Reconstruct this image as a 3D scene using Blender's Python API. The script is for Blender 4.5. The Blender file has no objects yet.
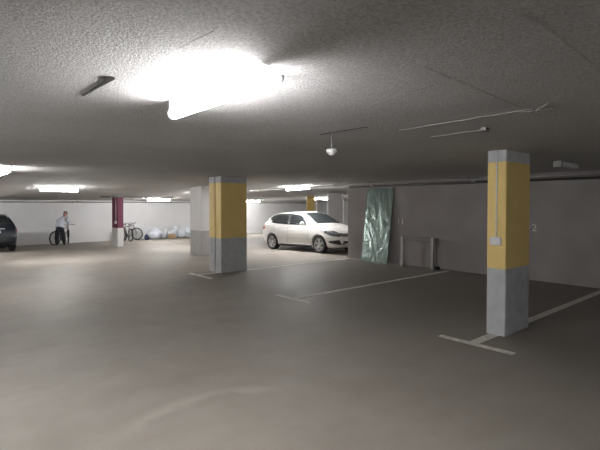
import bpy, bmesh, math, random
from mathutils import Vector, Matrix, noise
random.seed(7)
S = bpy.context.scene
COL = S.collection
PI = math.pi

# ------------------------------------------------------------------ camera frame
HC, F = 1.63, 445.0            # eye height, focal length in pixels
CU, CV = .653, .757            # forward direction: X (towards the right wall), Y (along it)
H = 2.31                       # ceiling height
RAMP = 11.3                    # the slab falls gently beyond this Y

def drop(y):                   # how far the floor has fallen at Y
    return max(0.0, (y - RAMP)) * .030
def cdrop(y):
    return max(0.0, (y - RAMP)) * .027
def world(d, r, z=0.0):        # depth ahead of the camera, offset to its right -> world
    return Vector((CU*d + CV*r, CV*d - CU*r, z))
def at(px, py, z=0.0):
    d = (HC - z)*F/(py - 205.0)
    return world(d, (px-300.0)*d/F, z)
def u_at(px, y):               # X of the sight line px at a given Y
    k = (px-300.0)/F
    return y*(CU + k*CV)/(CV - k*CU)

# ------------------------------------------------------------------ materials
def nodes(name):
    m = bpy.data.materials.new(name); m.use_nodes = True
    nt = m.node_tree
    return m, nt, nt.nodes['Principled BSDF'], nt.nodes, nt.links

def mat(name, col, rough=.5, metal=0.0, var=.0, scale=8.0, bump=0.0, bscale=60.0, bdist=.004, trans=0.0, coat=0.0, ior=1.45, detail=4.0, spec=.5):
    m, nt, b, N, L = nodes(name)
    b.inputs['Roughness'].default_value = rough
    b.inputs['Metallic'].default_value = metal
    b.inputs['Transmission Weight'].default_value = trans
    b.inputs['Coat Weight'].default_value = coat
    b.inputs['IOR'].default_value = ior
    b.inputs['Specular IOR Level'].default_value = spec
    tc = N.new('ShaderNodeTexCoord')
    n = N.new('ShaderNodeTexNoise'); n.inputs['Scale'].default_value = scale; n.inputs['Detail'].default_value = detail
    L.new(tc.outputs['Object'], n.inputs['Vector'])
    r = N.new('ShaderNodeValToRGB')
    r.color_ramp.elements[0].position = .3; r.color_ramp.elements[1].position = .7
    r.color_ramp.elements[0].color = [max(0, c*(1-var)) for c in col] + [1]
    r.color_ramp.elements[1].color = [min(1, c*(1+var)) for c in col] + [1]
    L.new(n.outputs['Fac'], r.inputs['Fac']); L.new(r.outputs['Color'], b.inputs['Base Color'])
    if bump:
        n2 = N.new('ShaderNodeTexNoise'); n2.inputs['Scale'].default_value = bscale; n2.inputs['Detail'].default_value = 3
        L.new(tc.outputs['Object'], n2.inputs['Vector'])
        bp = N.new('ShaderNodeBump'); bp.inputs['Strength'].default_value = bump; bp.inputs['Distance'].default_value = bdist
        L.new(n2.outputs['Fac'], bp.inputs['Height']); L.new(bp.outputs['Normal'], b.inputs['Normal'])
    return m

def emit(name, col, strength):
    m, nt, b, N, L = nodes(name)
    b.inputs['Base Color'].default_value = (1, 1, 1, 1)
    b.inputs['Emission Color'].default_value = (*col, 1)
    b.inputs['Emission Strength'].default_value = strength
    return m

def floor_material():
    m, nt, b, N, L = nodes('screeded concrete floor')
    tc = N.new('ShaderNodeTexCoord')
    def ns(scale, detail=5, rough=.6, dist=0.0, stretch=None):
        n = N.new('ShaderNodeTexNoise'); n.inputs['Scale'].default_value = scale
        n.inputs['Detail'].default_value = detail; n.inputs['Roughness'].default_value = rough
        n.inputs['Distortion'].default_value = dist
        if stretch:
            mp = N.new('ShaderNodeMapping'); mp.inputs['Scale'].default_value = stretch[0]; mp.inputs['Rotation'].default_value = (0, 0, stretch[1])
            L.new(tc.outputs['Object'], mp.inputs['Vector']); L.new(mp.outputs['Vector'], n.inputs['Vector'])
        else:
            L.new(tc.outputs['Object'], n.inputs['Vector'])
        return n
    big = ns(.45, 4, .55, .6); mid = ns(2.2, 6, .65, .4); fine = ns(40, 3); streak = ns(1.0, 5, .6, .3, ((.35, 2.2, 1), .5))
    ramp = N.new('ShaderNodeValToRGB')
    ramp.color_ramp.elements[0].position = .32; ramp.color_ramp.elements[1].position = .68
    ramp.color_ramp.elements[0].color = (.225, .200, .174, 1); ramp.color_ramp.elements[1].color = (.35, .316, .278, 1)
    def mth(op, a, bb):
        k = N.new('ShaderNodeMath'); k.operation = op
        for i, v in enumerate((a, bb)):
            if isinstance(v, (int, float)): k.inputs[i].default_value = v
            else: L.new(v, k.inputs[i])
        return k.outputs[0]
    s = mth('MULTIPLY', big.outputs['Fac'], .42)
    s = mth('ADD', s, mth('MULTIPLY', mid.outputs['Fac'], .30))
    s = mth('ADD', s, mth('MULTIPLY', streak.outputs['Fac'], .20))
    s = mth('ADD', s, mth('MULTIPLY', fine.outputs['Fac'], .08))
    L.new(s, ramp.inputs['Fac'])
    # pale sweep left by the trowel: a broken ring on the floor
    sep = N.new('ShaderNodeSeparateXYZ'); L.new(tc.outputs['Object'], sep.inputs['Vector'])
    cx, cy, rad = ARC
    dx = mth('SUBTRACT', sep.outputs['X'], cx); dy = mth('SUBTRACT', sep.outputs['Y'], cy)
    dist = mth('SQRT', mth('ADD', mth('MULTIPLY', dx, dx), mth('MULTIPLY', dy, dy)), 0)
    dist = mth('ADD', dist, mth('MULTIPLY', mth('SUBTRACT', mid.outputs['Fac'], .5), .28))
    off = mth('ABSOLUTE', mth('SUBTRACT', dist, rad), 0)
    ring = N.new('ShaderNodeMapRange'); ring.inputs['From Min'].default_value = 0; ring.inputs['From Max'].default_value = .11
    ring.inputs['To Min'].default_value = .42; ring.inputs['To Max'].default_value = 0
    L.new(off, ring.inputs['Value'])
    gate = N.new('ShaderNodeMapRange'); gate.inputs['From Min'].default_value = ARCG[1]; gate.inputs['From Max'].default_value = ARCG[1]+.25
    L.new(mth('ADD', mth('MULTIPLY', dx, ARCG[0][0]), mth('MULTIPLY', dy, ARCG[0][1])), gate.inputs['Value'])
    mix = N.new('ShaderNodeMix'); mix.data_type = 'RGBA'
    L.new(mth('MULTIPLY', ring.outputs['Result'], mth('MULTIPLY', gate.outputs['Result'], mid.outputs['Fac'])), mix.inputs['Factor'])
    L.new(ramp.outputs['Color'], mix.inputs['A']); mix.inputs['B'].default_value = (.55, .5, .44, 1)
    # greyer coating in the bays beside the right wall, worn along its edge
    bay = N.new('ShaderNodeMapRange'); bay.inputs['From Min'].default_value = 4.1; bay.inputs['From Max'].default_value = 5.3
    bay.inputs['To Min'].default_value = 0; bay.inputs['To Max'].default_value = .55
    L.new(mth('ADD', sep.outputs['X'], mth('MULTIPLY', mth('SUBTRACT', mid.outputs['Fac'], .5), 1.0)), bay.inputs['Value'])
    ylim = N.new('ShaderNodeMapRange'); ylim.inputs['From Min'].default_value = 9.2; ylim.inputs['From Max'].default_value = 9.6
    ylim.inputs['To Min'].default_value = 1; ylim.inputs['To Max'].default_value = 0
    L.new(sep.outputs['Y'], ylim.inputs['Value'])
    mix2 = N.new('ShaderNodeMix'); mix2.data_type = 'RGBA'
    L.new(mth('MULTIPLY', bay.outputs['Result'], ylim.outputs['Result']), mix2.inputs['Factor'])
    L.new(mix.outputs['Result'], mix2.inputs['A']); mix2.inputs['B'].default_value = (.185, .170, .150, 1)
    L.new(mix2.outputs['Result'], b.inputs['Base Color'])
    rr = N.new('ShaderNodeMapRange'); rr.inputs['To Min'].default_value = .5; rr.inputs['To Max'].default_value = .75
    L.new(big.outputs['Fac'], rr.inputs['Value']); L.new(rr.outputs['Result'], b.inputs['Roughness'])
    b.inputs['Specular IOR Level'].default_value = .22
    bp = N.new('ShaderNodeBump'); bp.inputs['Strength'].default_value = .12; bp.inputs['Distance'].default_value = .004
    L.new(fine.outputs['Fac'], bp.inputs['Height']); L.new(bp.outputs['Normal'], b.inputs['Normal'])
    return m

def ceiling_material():
    m, nt, b, N, L = nodes('sprayed acoustic ceiling')
    tc = N.new('ShaderNodeTexCoord')
    n = N.new('ShaderNodeTexNoise'); n.inputs['Scale'].default_value = .7; n.inputs['Detail'].default_value = 5
    L.new(tc.outputs['Object'], n.inputs['Vector'])
    r = N.new('ShaderNodeValToRGB'); r.color_ramp.elements[0].position = .3; r.color_ramp.elements[1].position = .7
    r.color_ramp.elements[0].color = (.55, .548, .54, 1); r.color_ramp.elements[1].color = (.64, .635, .63, 1)
    L.new(n.outputs['Fac'], r.inputs['Fac'])
    b.inputs['Roughness'].default_value = .95; b.inputs['Specular IOR Level'].default_value = .1
    pit = N.new('ShaderNodeTexNoise'); pit.inputs['Scale'].default_value = 62; pit.inputs['Detail'].default_value = 3; pit.inputs['Roughness'].default_value = .7
    L.new(tc.outputs['Object'], pit.inputs['Vector'])
    pr = N.new('ShaderNodeMapRange'); pr.inputs['From Min'].default_value = .36; pr.inputs['From Max'].default_value = .60
    pr.inputs['To Min'].default_value = .76; pr.inputs['To Max'].default_value = 1.08
    L.new(pit.outputs['Fac'], pr.inputs['Value'])
    mx = N.new('ShaderNodeMix'); mx.data_type = 'RGBA'; mx.blend_type = 'MULTIPLY'; mx.inputs['Factor'].default_value = 1
    L.new(r.outputs['Color'], mx.inputs['A']); L.new(pr.outputs['Result'], mx.inputs['B']); L.new(mx.outputs['Result'], b.inputs['Base Color'])
    g = N.new('ShaderNodeTexNoise'); g.inputs['Scale'].default_value = 78; g.inputs['Detail'].default_value = 4; g.inputs['Roughness'].default_value = .65
    L.new(tc.outputs['Object'], g.inputs['Vector'])
    bp = N.new('ShaderNodeBump'); bp.inputs['Strength'].default_value = 1.0; bp.inputs['Distance'].default_value = .018
    L.new(g.outputs['Fac'], bp.inputs['Height']); L.new(bp.outputs['Normal'], b.inputs['Normal'])
    return m

def film_material():
    m, nt, b, N, L = nodes('glass under crumpled film')
    tc = N.new('ShaderNodeTexCoord')
    b.inputs['Base Color'].default_value = (.235, .30, .275, 1)
    b.inputs['Metallic'].default_value = .7; b.inputs['Roughness'].default_value = .24
    n = N.new('ShaderNodeTexNoise'); n.inputs['Scale'].default_value = 4.0; n.inputs['Detail'].default_value = 4; n.inputs['Distortion'].default_value = 1.6
    L.new(tc.outputs['Object'], n.inputs['Vector'])
    bp = N.new('ShaderNodeBump'); bp.inputs['Strength'].default_value = .30; bp.inputs['Distance'].default_value = .04
    L.new(n.outputs['Fac'], bp.inputs['Height']); L.new(bp.outputs['Normal'], b.inputs['Normal'])
    return m

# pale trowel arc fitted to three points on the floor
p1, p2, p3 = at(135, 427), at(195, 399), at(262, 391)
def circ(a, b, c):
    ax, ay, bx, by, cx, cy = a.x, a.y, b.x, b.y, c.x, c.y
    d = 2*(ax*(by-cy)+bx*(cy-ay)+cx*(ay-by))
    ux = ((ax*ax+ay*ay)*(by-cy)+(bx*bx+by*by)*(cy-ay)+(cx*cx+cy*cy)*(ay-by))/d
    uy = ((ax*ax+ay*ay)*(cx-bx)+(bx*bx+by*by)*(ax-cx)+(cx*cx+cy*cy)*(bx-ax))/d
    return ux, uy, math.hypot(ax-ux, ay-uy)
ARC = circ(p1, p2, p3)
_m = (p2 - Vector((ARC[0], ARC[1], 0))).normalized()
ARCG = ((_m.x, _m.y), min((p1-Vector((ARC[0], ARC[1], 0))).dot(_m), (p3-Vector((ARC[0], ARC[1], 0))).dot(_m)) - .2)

M = {}
M['floor'] = floor_material()
M['ceiling'] = ceiling_material()
M['film'] = film_material()
M['wall'] = mat('bare grey brown wall render', (.32, .292, .280), .85, var=.10, scale=1.3, bump=.25, bscale=25)
M['white_wall'] = mat('pale limewashed wall', (.61, .605, .61), .85, var=.05, scale=.8, bump=.2, bscale=25)
M['grey_wall'] = mat('light grey wall render', (.42, .41, .40), .9, var=.08, scale=1.5)  # plain light grey of the left and front walls
M['concrete'] = mat('cast concrete', (.47, .475, .485), .8, var=.12, scale=7, bump=.3, bscale=30, detail=7)
M['yellow'] = mat('yellow wall paint', (.78, .58, .22), .6, var=.04, scale=4, bump=.12, bscale=40)
M['purple'] = mat('purple wall paint', (.17, .035, .080), .6, var=.05, scale=4)
M['white_paint'] = mat('white wall paint', (.68, .67, .66), .65, var=.03, scale=4)
M['grey_paint'] = mat('grey wall paint', (.40, .39, .385), .7, var=.05, scale=5)
M['line'] = mat('worn line paint', (.68, .645, .58), .75, var=.22, scale=14, detail=8)
M['white_plastic'] = mat('white plastic', (.78, .78, .78), .35, var=.02)
M['white_metal'] = mat('white enamelled steel', (.75, .75, .74), .4, var=.03)
M['grey_plastic'] = mat('grey plastic', (.36, .37, .41), .4, var=.06)
M['steel'] = mat('galvanised steel', (.46, .44, .42), .42, .85, var=.12, scale=20)
M['dull_steel'] = mat('dull painted steel', (.22, .20, .19), .5, .3, var=.12, scale=14)
M['dark_steel'] = mat('dark steel', (.045, .043, .04), .5, .5, var=.2, scale=20)
M['black'] = mat('black rubber', (.018, .018, .019), .7, var=.2, scale=20)
M['chip'] = mat('pale chipped plaster', (.40, .39, .37), .9, var=.25, scale=30)
M['joint'] = mat('dark formwork joint', (.38, .37, .355), .95, var=.3, scale=18)
M['carwhite'] = mat('white car paint', (.72, .705, .68), .28, var=.01, coat=.6)
M['carblue'] = mat('dark blue car paint', (.016, .022, .034), .3, .2, var=.05, coat=.6)
M['carglass'] = mat('tinted car glass', (.018, .022, .024), .06, var=.0, spec=.7)
M['carblack'] = mat('black trim', (.02, .02, .021), .45, var=.1)
M['alloy'] = mat('silver alloy', (.62, .62, .63), .3, .6, var=.03)
M['lampglass'] = mat('headlamp glass', (.10, .105, .11), .1, .3, var=.4, scale=14)
M['red'] = mat('red tail lamp', (.36, .03, .025), .2, var=.1)
M['clearlamp'] = mat('clear lamp glass', (.6, .55, .55), .2, var=.1)
M['plate'] = mat('white plate', (.78, .78, .76), .4)
M['bag'] = mat('white plastic sack', (.62, .66, .72), .38, var=.12, scale=5, bump=.5, bscale=9, bdist=.03)
M['greybag'] = mat('grey plastic sack', (.50, .51, .53), .4, var=.15, scale=5, bump=.5, bscale=9, bdist=.03)
M['tan'] = mat('brown cardboard', (.46, .31, .16), .85, var=.1)
M['navy'] = mat('navy fabric', (.03, .04, .10), .8, var=.15)
M['shirt'] = mat('pale shirt cotton', (.62, .65, .74), .9, var=.06, scale=12, bump=.3, bscale=18, bdist=.01)
M['trouser'] = mat('charcoal trouser cloth', (.03, .032, .042), .9, var=.15, scale=12)
M['skin'] = mat('skin', (.46, .27, .20), .55, var=.06)
M['hair'] = mat('grey hair', (.20, .18, .17), .7, var=.25, scale=60)
M['shoe'] = mat('black leather', (.02, .02, .02), .45, var=.1)
M['number'] = mat('faded white stencil paint', (.72, .70, .66), .8, var=.2, scale=30)
TUBE = emit('lit fluorescent tube', (.99, .97, .975), 82.0)
TUBE_SOFT = emit('lit ageing fluorescent tube', (1.0, .97, .95), 52.0)
TUBE_ADDED = emit('added fluorescent tube', (.95, .97, 1.0), 200.0)  # emission for the two added lamps nearest the camera, both out of view
CAP = emit('glowing opal end cap', (1.0, .97, .95), 1.6)
TUBE_FAR = emit('lit cool fluorescent tube', (.99, .98, .97), 250.0)

# ------------------------------------------------------------------ mesh builder
class MB:
    def __init__(s): s.bm = bmesh.new()
    def _v(s, pts): return [s.bm.verts.new(p) for p in pts]
    def _f(s, vs, mi=0, smooth=False):
        try: f = s.bm.faces.new(vs)
        except ValueError: return None
        f.material_index = mi; f.smooth = smooth
        return f
    def box(s, c, size, mat3=None, mi=0, bevel=0.0):
        b = bmesh.new(); bmesh.ops.create_cube(b, size=1)
        for v in b.verts: v.co = Vector((v.co.x*size[0], v.co.y*size[1], v.co.z*size[2]))
        if bevel: bmesh.ops.bevel(b, geom=list(b.edges), offset=bevel, segments=2, profile=.5, affect='EDGES')
        if mat3 is not None: b.transform(mat3.to_4x4() if len(mat3) == 3 else mat3)
        b.transform(Matrix.Translation(c)); s._join(b, mi); return s
    def _join(s, b, mi=None, smooth=None):
        mp = {}
        for v in b.verts: mp[v] = s.bm.verts.new(v.co)
        for f in b.faces:
            g = s._f([mp[v] for v in f.verts], f.material_index if mi is None else mi, f.smooth if smooth is None else smooth)
        b.free()
    def tube(s, path, r, n=10, mi=0, closed=False, caps=True, smooth=True):
        path = [Vector(p) for p in path]; k = len(path)
        rs = r if isinstance(r, (list, tuple)) else [r]*k
        rings = []; up = None
        for i, p in enumerate(path):
            if closed: t = path[(i+1) % k]-path[i-1]
            elif i == 0: t = path[1]-p
            elif i == k-1: t = p-path[-2]
            else: t = (path[i+1]-p).normalized()+(p-path[i-1]).normalized()
            t.normalize()
            if up is None:
                up = Vector((0, 0, 1)) if abs(t.z) < .9 else Vector((1, 0, 0))
            a = t.cross(up).normalized(); bb = a.cross(t).normalized(); up = bb
            rings.append(s._v([p + a*math.cos(2*PI*j/n)*rs[i] + bb*math.sin(2*PI*j/n)*rs[i] for j in range(n)]))
        for i in range(k if closed else k-1):
            A, B = rings[i], rings[(i+1) % k]
            for j in range(n): s._f([A[j], A[(j+1) % n], B[(j+1) % n], B[j]], mi, smooth)
        if caps and not closed:
            s._f(list(reversed(rings[0])), mi); s._f(rings[-1], mi)
        return s
    def lathe(s, prof, m4=Matrix(), n=24, mi=0, smooth=True, close=False):   # profile (r, h) turned about local Z
        rings = []
        for r, h in prof:
            rings.append(s._v([m4 @ Vector((r*math.cos(2*PI*j/n), r*math.sin(2*PI*j/n), h)) for j in range(n)]))
        k = len(rings)
        for i in range(k if close else k-1):
            A, B = rings[i], rings[(i+1) % k]
            for j in range(n): s._f([A[j], A[(j+1) % n], B[(j+1) % n], B[j]], mi, smooth)
        if not close:
            s._f(list(reversed(rings[0])), mi); s._f(rings[-1], mi)
        return s
    def prism(s, poly, z0, z1, m4=Matrix(), mi=0):   # polygon in local XY extruded along Z
        A = s._v([m4 @ Vector((x, y, z0)) for x, y in poly]); B = s._v([m4 @ Vector((x, y, z1)) for x, y in poly])
        n = len(poly)
        for i in range(n): s._f([A[i], A[(i+1) % n], B[(i+1) % n], B[i]], mi)
        s._f(list(reversed(A)), mi); s._f(B, mi); return s
    def grid(s, rows, mi=0, smooth=True):
        R = [s._v(r) for r in rows]
        for i in range(len(R)-1):
            for j in range(len(R[0])-1): s._f([R[i][j], R[i][j+1], R[i+1][j+1], R[i+1][j]], mi, smooth)
        return s
    def build(s, name, m, parent=None, recalc=True):
        if recalc: bmesh.ops.recalc_face_normals(s.bm, faces=list(s.bm.faces))
        me = bpy.data.meshes.new(name); s.bm.to_mesh(me); s.bm.free()
        for x in (m if isinstance(m, (list, tuple)) else [m]): me.materials.append(x)
        o = bpy.data.objects.new(name, me); COL.objects.link(o)
        if parent: o.parent = parent
        return o

def tag(o, label, cat, group=None, kind=None):
    o['label'] = label; o['category'] = cat
    if group: o['group'] = group
    if kind: o['kind'] = kind
    return o
def struct(o, label=None, cat=None):
    o['kind'] = 'structure'
    if label: o['label'] = label
    if cat: o['category'] = cat
    return o
def empty(name, loc, rot=(0, 0, 0)):
    o = bpy.data.objects.new(name, None); COL.objects.link(o); o.location = loc; o.rotation_euler = rot
    o.empty_display_size = .1
    return o
def copy_tree(o, parent=None):
    c = o.copy(); COL.objects.link(c)
    if parent: c.parent = parent
    for ch in [x for x in bpy.data.objects if x.parent == o]: copy_tree(ch, c)
    return c
def axis_matrix(p, d, roll=None):     # local Z along d
    d = Vector(d).normalized()
    q = d.to_track_quat('Z', 'Y')
    return Matrix.Translation(p) @ q.to_matrix().to_4x4()

# ------------------------------------------------------------------ the setting
X0, X1, Y0, Y1 = -8.0, 25.5, -9.0, 26.9
WX, WE = 10.1, 9.44            # right wall face and where that wall ends
def slab(name, zf, m, thick, sgn, ys):
    b = MB()
    def z(y):
        if abs(y-RAMP) <= 1.21: return zf(0)+(zf(RAMP+1.2)-zf(0))*((y-RAMP+1.2)/2.4)**2
        return zf(y)
    top = [[Vector((x, y, z(y))) for x in (X0-.3, X1+.3)] for y in ys]
    bot = [[Vector((x, y, z(y)+sgn*thick)) for x in (X0-.3, X1+.3)] for y in ys]
    T = [b._v(r) for r in top]; B = [b._v(r) for r in bot]
    for i in range(len(ys)-1):
        b._f([T[i][0], T[i][1], T[i+1][1], T[i+1][0]]); b._f([B[i][0], B[i][1], B[i+1][1], B[i+1][0]])
        b._f([T[i][0], T[i+1][0], B[i+1][0], B[i][0]]); b._f([T[i][1], T[i+1][1], B[i+1][1], B[i][1]])
    b._f([T[0][0], T[0][1], B[0][1], B[0][0]]); b._f([T[-1][0], T[-1][1], B[-1][1], B[-1][0]])
    return struct(b.build(name, m))
FLAT, SLOPE = [Y0-.3, RAMP-1.2], [RAMP-1.2, RAMP-.8, RAMP-.4, RAMP, RAMP+.4, RAMP+.8, RAMP+1.2, Y1+.3]
slab('floor', lambda y: -drop(y), M['floor'], .3, -1, FLAT)
slab('floor_slope', lambda y: -drop(y), M['floor'], .3, -1, SLOPE)
slab('ceiling', lambda y: H-cdrop(y), M['ceiling'], .3, 1, FLAT)
slab('ceiling_slope', lambda y: H-cdrop(y), M['ceiling'], .3, 1, SLOPE)
def wall(name, x0, x1, y0, y1, m, z0=-.55, z1=H+.05):
    b = MB(); b.box(((x0+x1)/2, (y0+y1)/2, (z0+z1)/2), (x1-x0, y1-y0, z1-z0))
    return struct(b.build(name, m))
wr = MB()
wr.prism([(WX, Y0-.2), (WX+.3, Y0-.2), (WX+.3, WE-.25), (X1+.2, WE-.25), (X1+.2, WE), (WX, WE)], -.1, H+.05)
struct(wr.build('wall_right', M['wall']))
wall('wall_back', X0-.2, X1+.2, Y1, Y1+.2, M['white_wall'])
wall('wall_left', X0-.2, X0, Y0, Y1, M['grey_wall'])
wall('wall_front', X0-.2, WX, Y0-.2, Y0, M['grey_wall'])
wall('wall_end', X1, X1+.2, WE, Y1, M['white_wall'])

# ------------------------------------------------------------------ pillars
def pillar(name, x0, x1, y0, y1, bands, mats, label, top=None, group=None, rough=.012):
    zb = -drop(y1)-.0; zt = H-cdrop(y0)
    b = MB(); zs = [zb] + [z-drop(y0) for z in bands] + [zt]
    c = .012
    ring = [(x0+c, y0), (x1-c, y0), (x1, y0+c), (x1, y1-c), (x1-c, y1), (x0+c, y1), (x0, y1-c), (x0, y0+c)]
    R = []
    for k, z in enumerate(zs): R.append(b._v([(x, y, z) for x, y in ring]))
    for k in range(len(zs)-1):
        for j in range(8): b._f([R[k][j], R[k][(j+1) % 8], R[k+1][(j+1) % 8], R[k+1][j]], k)
    b._f(list(reversed(R[0])), 0); b._f(R[-1], len(zs)-2)
    o = b.build(name, mats)
    return tag(o, label, 'pillar', group, 'thing')
YB = [.835, 2.165]
pillar('concrete_pillar', 5.486, 6.19, 2.488, 2.725, YB, [M['concrete'], M['yellow'], M['concrete']],
       'nearest yellow-banded concrete pillar with a white switch box and T-shaped floor line')
pillar('concrete_pillar', 5.49, 6.235, 9.245, 9.505, YB, [M['concrete'], M['yellow'], M['concrete']],
       'yellow-banded pillar left of the white hatchback, nearer one of the joined pair', group='twin yellow-banded pillars')
pillar('concrete_pillar', 5.49, 6.235, 9.545, 9.81, YB, [M['concrete'], M['yellow'], M['concrete']],
       'slim yellow-banded pillar half hidden behind its twin across a dark gap', group='twin yellow-banded pillars')
pillar('concrete_pillar', 7.2, 7.95, 13.4, 14.2, [.83], [M['grey_paint'], M['white_paint']],
       'pillar painted white over grey, standing behind the yellow-banded pair')
pillar('concrete_pillar', 7.0, 7.27, 20.95, 21.7, [.86, 2.26], [M['white_paint'], M['purple'], M['white_paint']],
       'purple-banded pillar with white foot near the parked bicycles')
pillar('concrete_pillar', u_at(307.5, 18.2), u_at(314.6, 18.2), 18.2, 18.28, [.8], [M['concrete'], M['yellow']],
       'far yellow pillar seen above the roof of the white hatchback')
pillar('concrete_pillar', u_at(328.3, 15.4), u_at(342, 15.4), 15.4, 15.5, [.8], [M['grey_paint'], M['white_paint']],
       'pale plain pillar behind the bonnet of the white hatchback')

# switch box + conduit on the near pillar's left face
sx, sy = 5.486, 2.60
sw = empty('switch_box', (sx, sy, 1.18))
tag(sw, 'white switch box with thin conduit on the nearest yellow-banded pillar', 'switch')
b = MB(); b.box((-.022, 0, 0), (.044, .130, .10), bevel=.006); b.build('housing', M['white_plastic'], sw)
b = MB(); b.box((-.047, .0, .0), (.006, .06, .055), bevel=.002); b.build('rocker', M['white_plastic'], sw)
b = MB(); b.tube([(-.012, 0, .04), (-.012, 0, H-1.18-.002)], .0085, 8); b.build('conduit', M['white_plastic'], sw)
for z in (.3, .62, .92):
    b = MB(); b.box((-.009, 0, z), (.018, .03, .014), bevel=.003); b.build('clip', M['white_plastic'], sw)
px_, py_ = 7.0, 21.12
sw = empty('switch_box', (px_, py_, 1.12-drop(py_)))
tag(sw, 'small white switch box with conduit on the purple-banded pillar', 'switch')
b = MB(); b.box((-.03, 0, 0), (.06, .16, .13), bevel=.01); b.build('housing', M['white_plastic'], sw)
b = MB(); b.tube([(-.014, 0, .06), (-.014, 0, H-cdrop(py_)-1.12+drop(py_))], .014, 8); b.build('conduit', M['white_plastic'], sw)

# ------------------------------------------------------------------ floor markings
def strip(b, p, q, w, z=.0, h=.003):
    p, q = Vector(p), Vector(q); d = (q-p).normalized(); n = Vector((-d.y, d.x, 0))*w/2
    L_ = max(1, int((q-p).length/.25)); pts = []
    for i in range(L_+1):
        c = p.lerp(q, i/L_); zz = -drop(c.y) if c.y > RAMP-1 else 0
        j = .006*noise.noise(Vector((c.x*5, c.y*5, 0)))
        pts.append((Vector((c.x, c.y, zz+h)) + n*(1+j*8), Vector((c.x, c.y, zz+h)) - n*(1-j*8)))
    A = [b._v([a, c, c-Vector((0, 0, h)), a-Vector((0, 0, h))]) for a, c in pts]
    for i in range(L_):
        for j in range(4): b._f([A[i][j], A[i][(j+1) % 4], A[i+1][(j+1) % 4], A[i+1][j]])
    b._f(A[0]); b._f(A[-1])
b = MB(); strip(b, (4.93, 2.13, 0), (4.93, 3.04, 0), .10); strip(b, (4.98, 2.62, 0), (5.48, 2.62, 0), .12); strip(b, (6.26, 2.62, 0), (9.9, 2.62, 0), .11)
tag(b.build('parking_line', M['line']), 'pale parking line with a T-bar at the foot of the nearest pillar', 'floor marking', 'parking bay lines')
b = MB(); strip(b, (4.93, 5.42, 0), (4.93, 6.38, 0), .10); strip(b, (4.98, 5.92, 0), (9.95, 5.92, 0), .10)
tag(b.build('parking_line', M['line']), 'pale T-ended parking line running to the wall between the two yellow-banded pillars', 'floor marking', 'parking bay lines')
b = MB(); strip(b, (4.93, 8.72, 0), (4.93, 9.75, 0), .11); strip(b, (4.98, 9.4, 0), (5.48, 9.4, 0), .12); strip(b, (6.26, 9.3, 0), (10.0, 9.3, 0), .10)
tag(b.build('parking_line', M['line']), 'pale parking line passing under the joined yellow-banded pillars towards the wall end', 'floor marking', 'parking bay lines')

# ------------------------------------------------------------------ fluorescent lights
def lamp(cx, cy, axis, length, label, tube=TUBE, proto={}):
    key = (round(length, 2), tube.name)
    z = H-cdrop(cy)
    if key in proto:
        r = copy_tree(proto[key])
    else:
        r = empty('fluorescent_light', (0, 0, 0)); h = length/2
        b = MB(); b.box((0, 0, -.029), (2*h-.06, .030, .066)); b.build('housing', M['white_metal'], r)
        for s in (-1, 1):
            b = MB(); b.lathe([(.024, 0), (.037, .008), (.037, .028), (.035, .032)], Matrix.Translation((s*h, 0, -.092)) @ Matrix.Rotation(-s*PI/2, 4, 'Y'), 16)
            b.box((s*(h-.016), 0, -.045), (.03, .05, .095), bevel=.006); b.build('end_cap', CAP, r)
        b = MB(); b.tube([(-h+.03, 0, -.092), (h-.03, 0, -.092)], .034, 12); b.build('tube', tube, r)
        proto[key] = r
    r.location = (cx, cy, z+.004); r.rotation_euler = (0, -.0, PI/2 if axis == 'Y' else 0)
    if axis == 'Y' and cy > RAMP: r.rotation_euler = (0, .027, PI/2)
    tag(r, label, 'ceiling light', 'fluorescent ceiling lights')
    return r
def lx(px, d): return world(d, (px-300)*d/F)
lamp(1.275, 2.25, 'Y', 1.0, 'large lit fluorescent tube nearest the viewer, glaring on the textured ceiling')
lamp(1.22, 9.75, 'Y', 1.27, 'lit fluorescent tube near the left picture edge, close under the ceiling', TUBE_SOFT)
p = lx(59.5, 14.2); lamp(p.x, p.y, 'X', 1.12, 'lit fluorescent tube in front of the person with the bicycle', TUBE_FAR)
p = lx(159, 24); lamp(p.x, p.y, 'X', 1.27, 'lit fluorescent tube above the row of white sacks', TUBE_FAR)
p = lx(206, 19); lamp(p.x, p.y, 'X', 1.27, 'lit fluorescent tube mostly hidden between the white pillar and the yellow pair', TUBE_FAR)
p = lx(252, 30); lamp(p.x, p.y, 'X', 1.27, 'small far lit fluorescent tube just right of the joined yellow-banded pillars', TUBE_FAR)
p = lx(298, 15.7); lamp(p.x, p.y, 'Y', 1.27, 'lit fluorescent tube directly above the white hatchback', TUBE_FAR)
p = lx(321, 27); lamp(p.x, p.y, 'X', 1.27, 'far lit fluorescent tube in front of the far yellow pillar', TUBE_FAR)
lamp(1.375, -6.6, 'X', 1.27, 'added unseen fluorescent tube behind the viewer, outside the picture', TUBE_ADDED)  # unseen lamp, added to lighten the pillar faces turned to the camera
lamp(-1.4, 4.2, 'Y', 1.27, 'added unseen fluorescent tube over the left aisle, outside the picture', TUBE_ADDED)  # unseen lamp, added to brighten the yellow-banded pillars and left floor
lamp(.6, 22.0, 'X', 1.58, 'added unseen fluorescent tube beyond the left picture edge, near the back wall', TUBE_FAR)  # unseen lamp, added because the left back wall came out too dark
# unlit bulkhead by the right wall
r = empty('bulkhead_light', (7.86, 2.62, H))
tag(r, 'unlit grey bulkhead lamp on the dark ceiling right of the nearest pillar', 'ceiling light')
b = MB(); b.box((.10, 0, -.04), (.72, .10, .075), bevel=.02); b.build('diffuser', M['white_plastic'], r)
b = MB(); b.box((-.32, 0, -.045), (.09, .12, .10), bevel=.015); b.build('end_cap', M['chip'], r)

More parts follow.
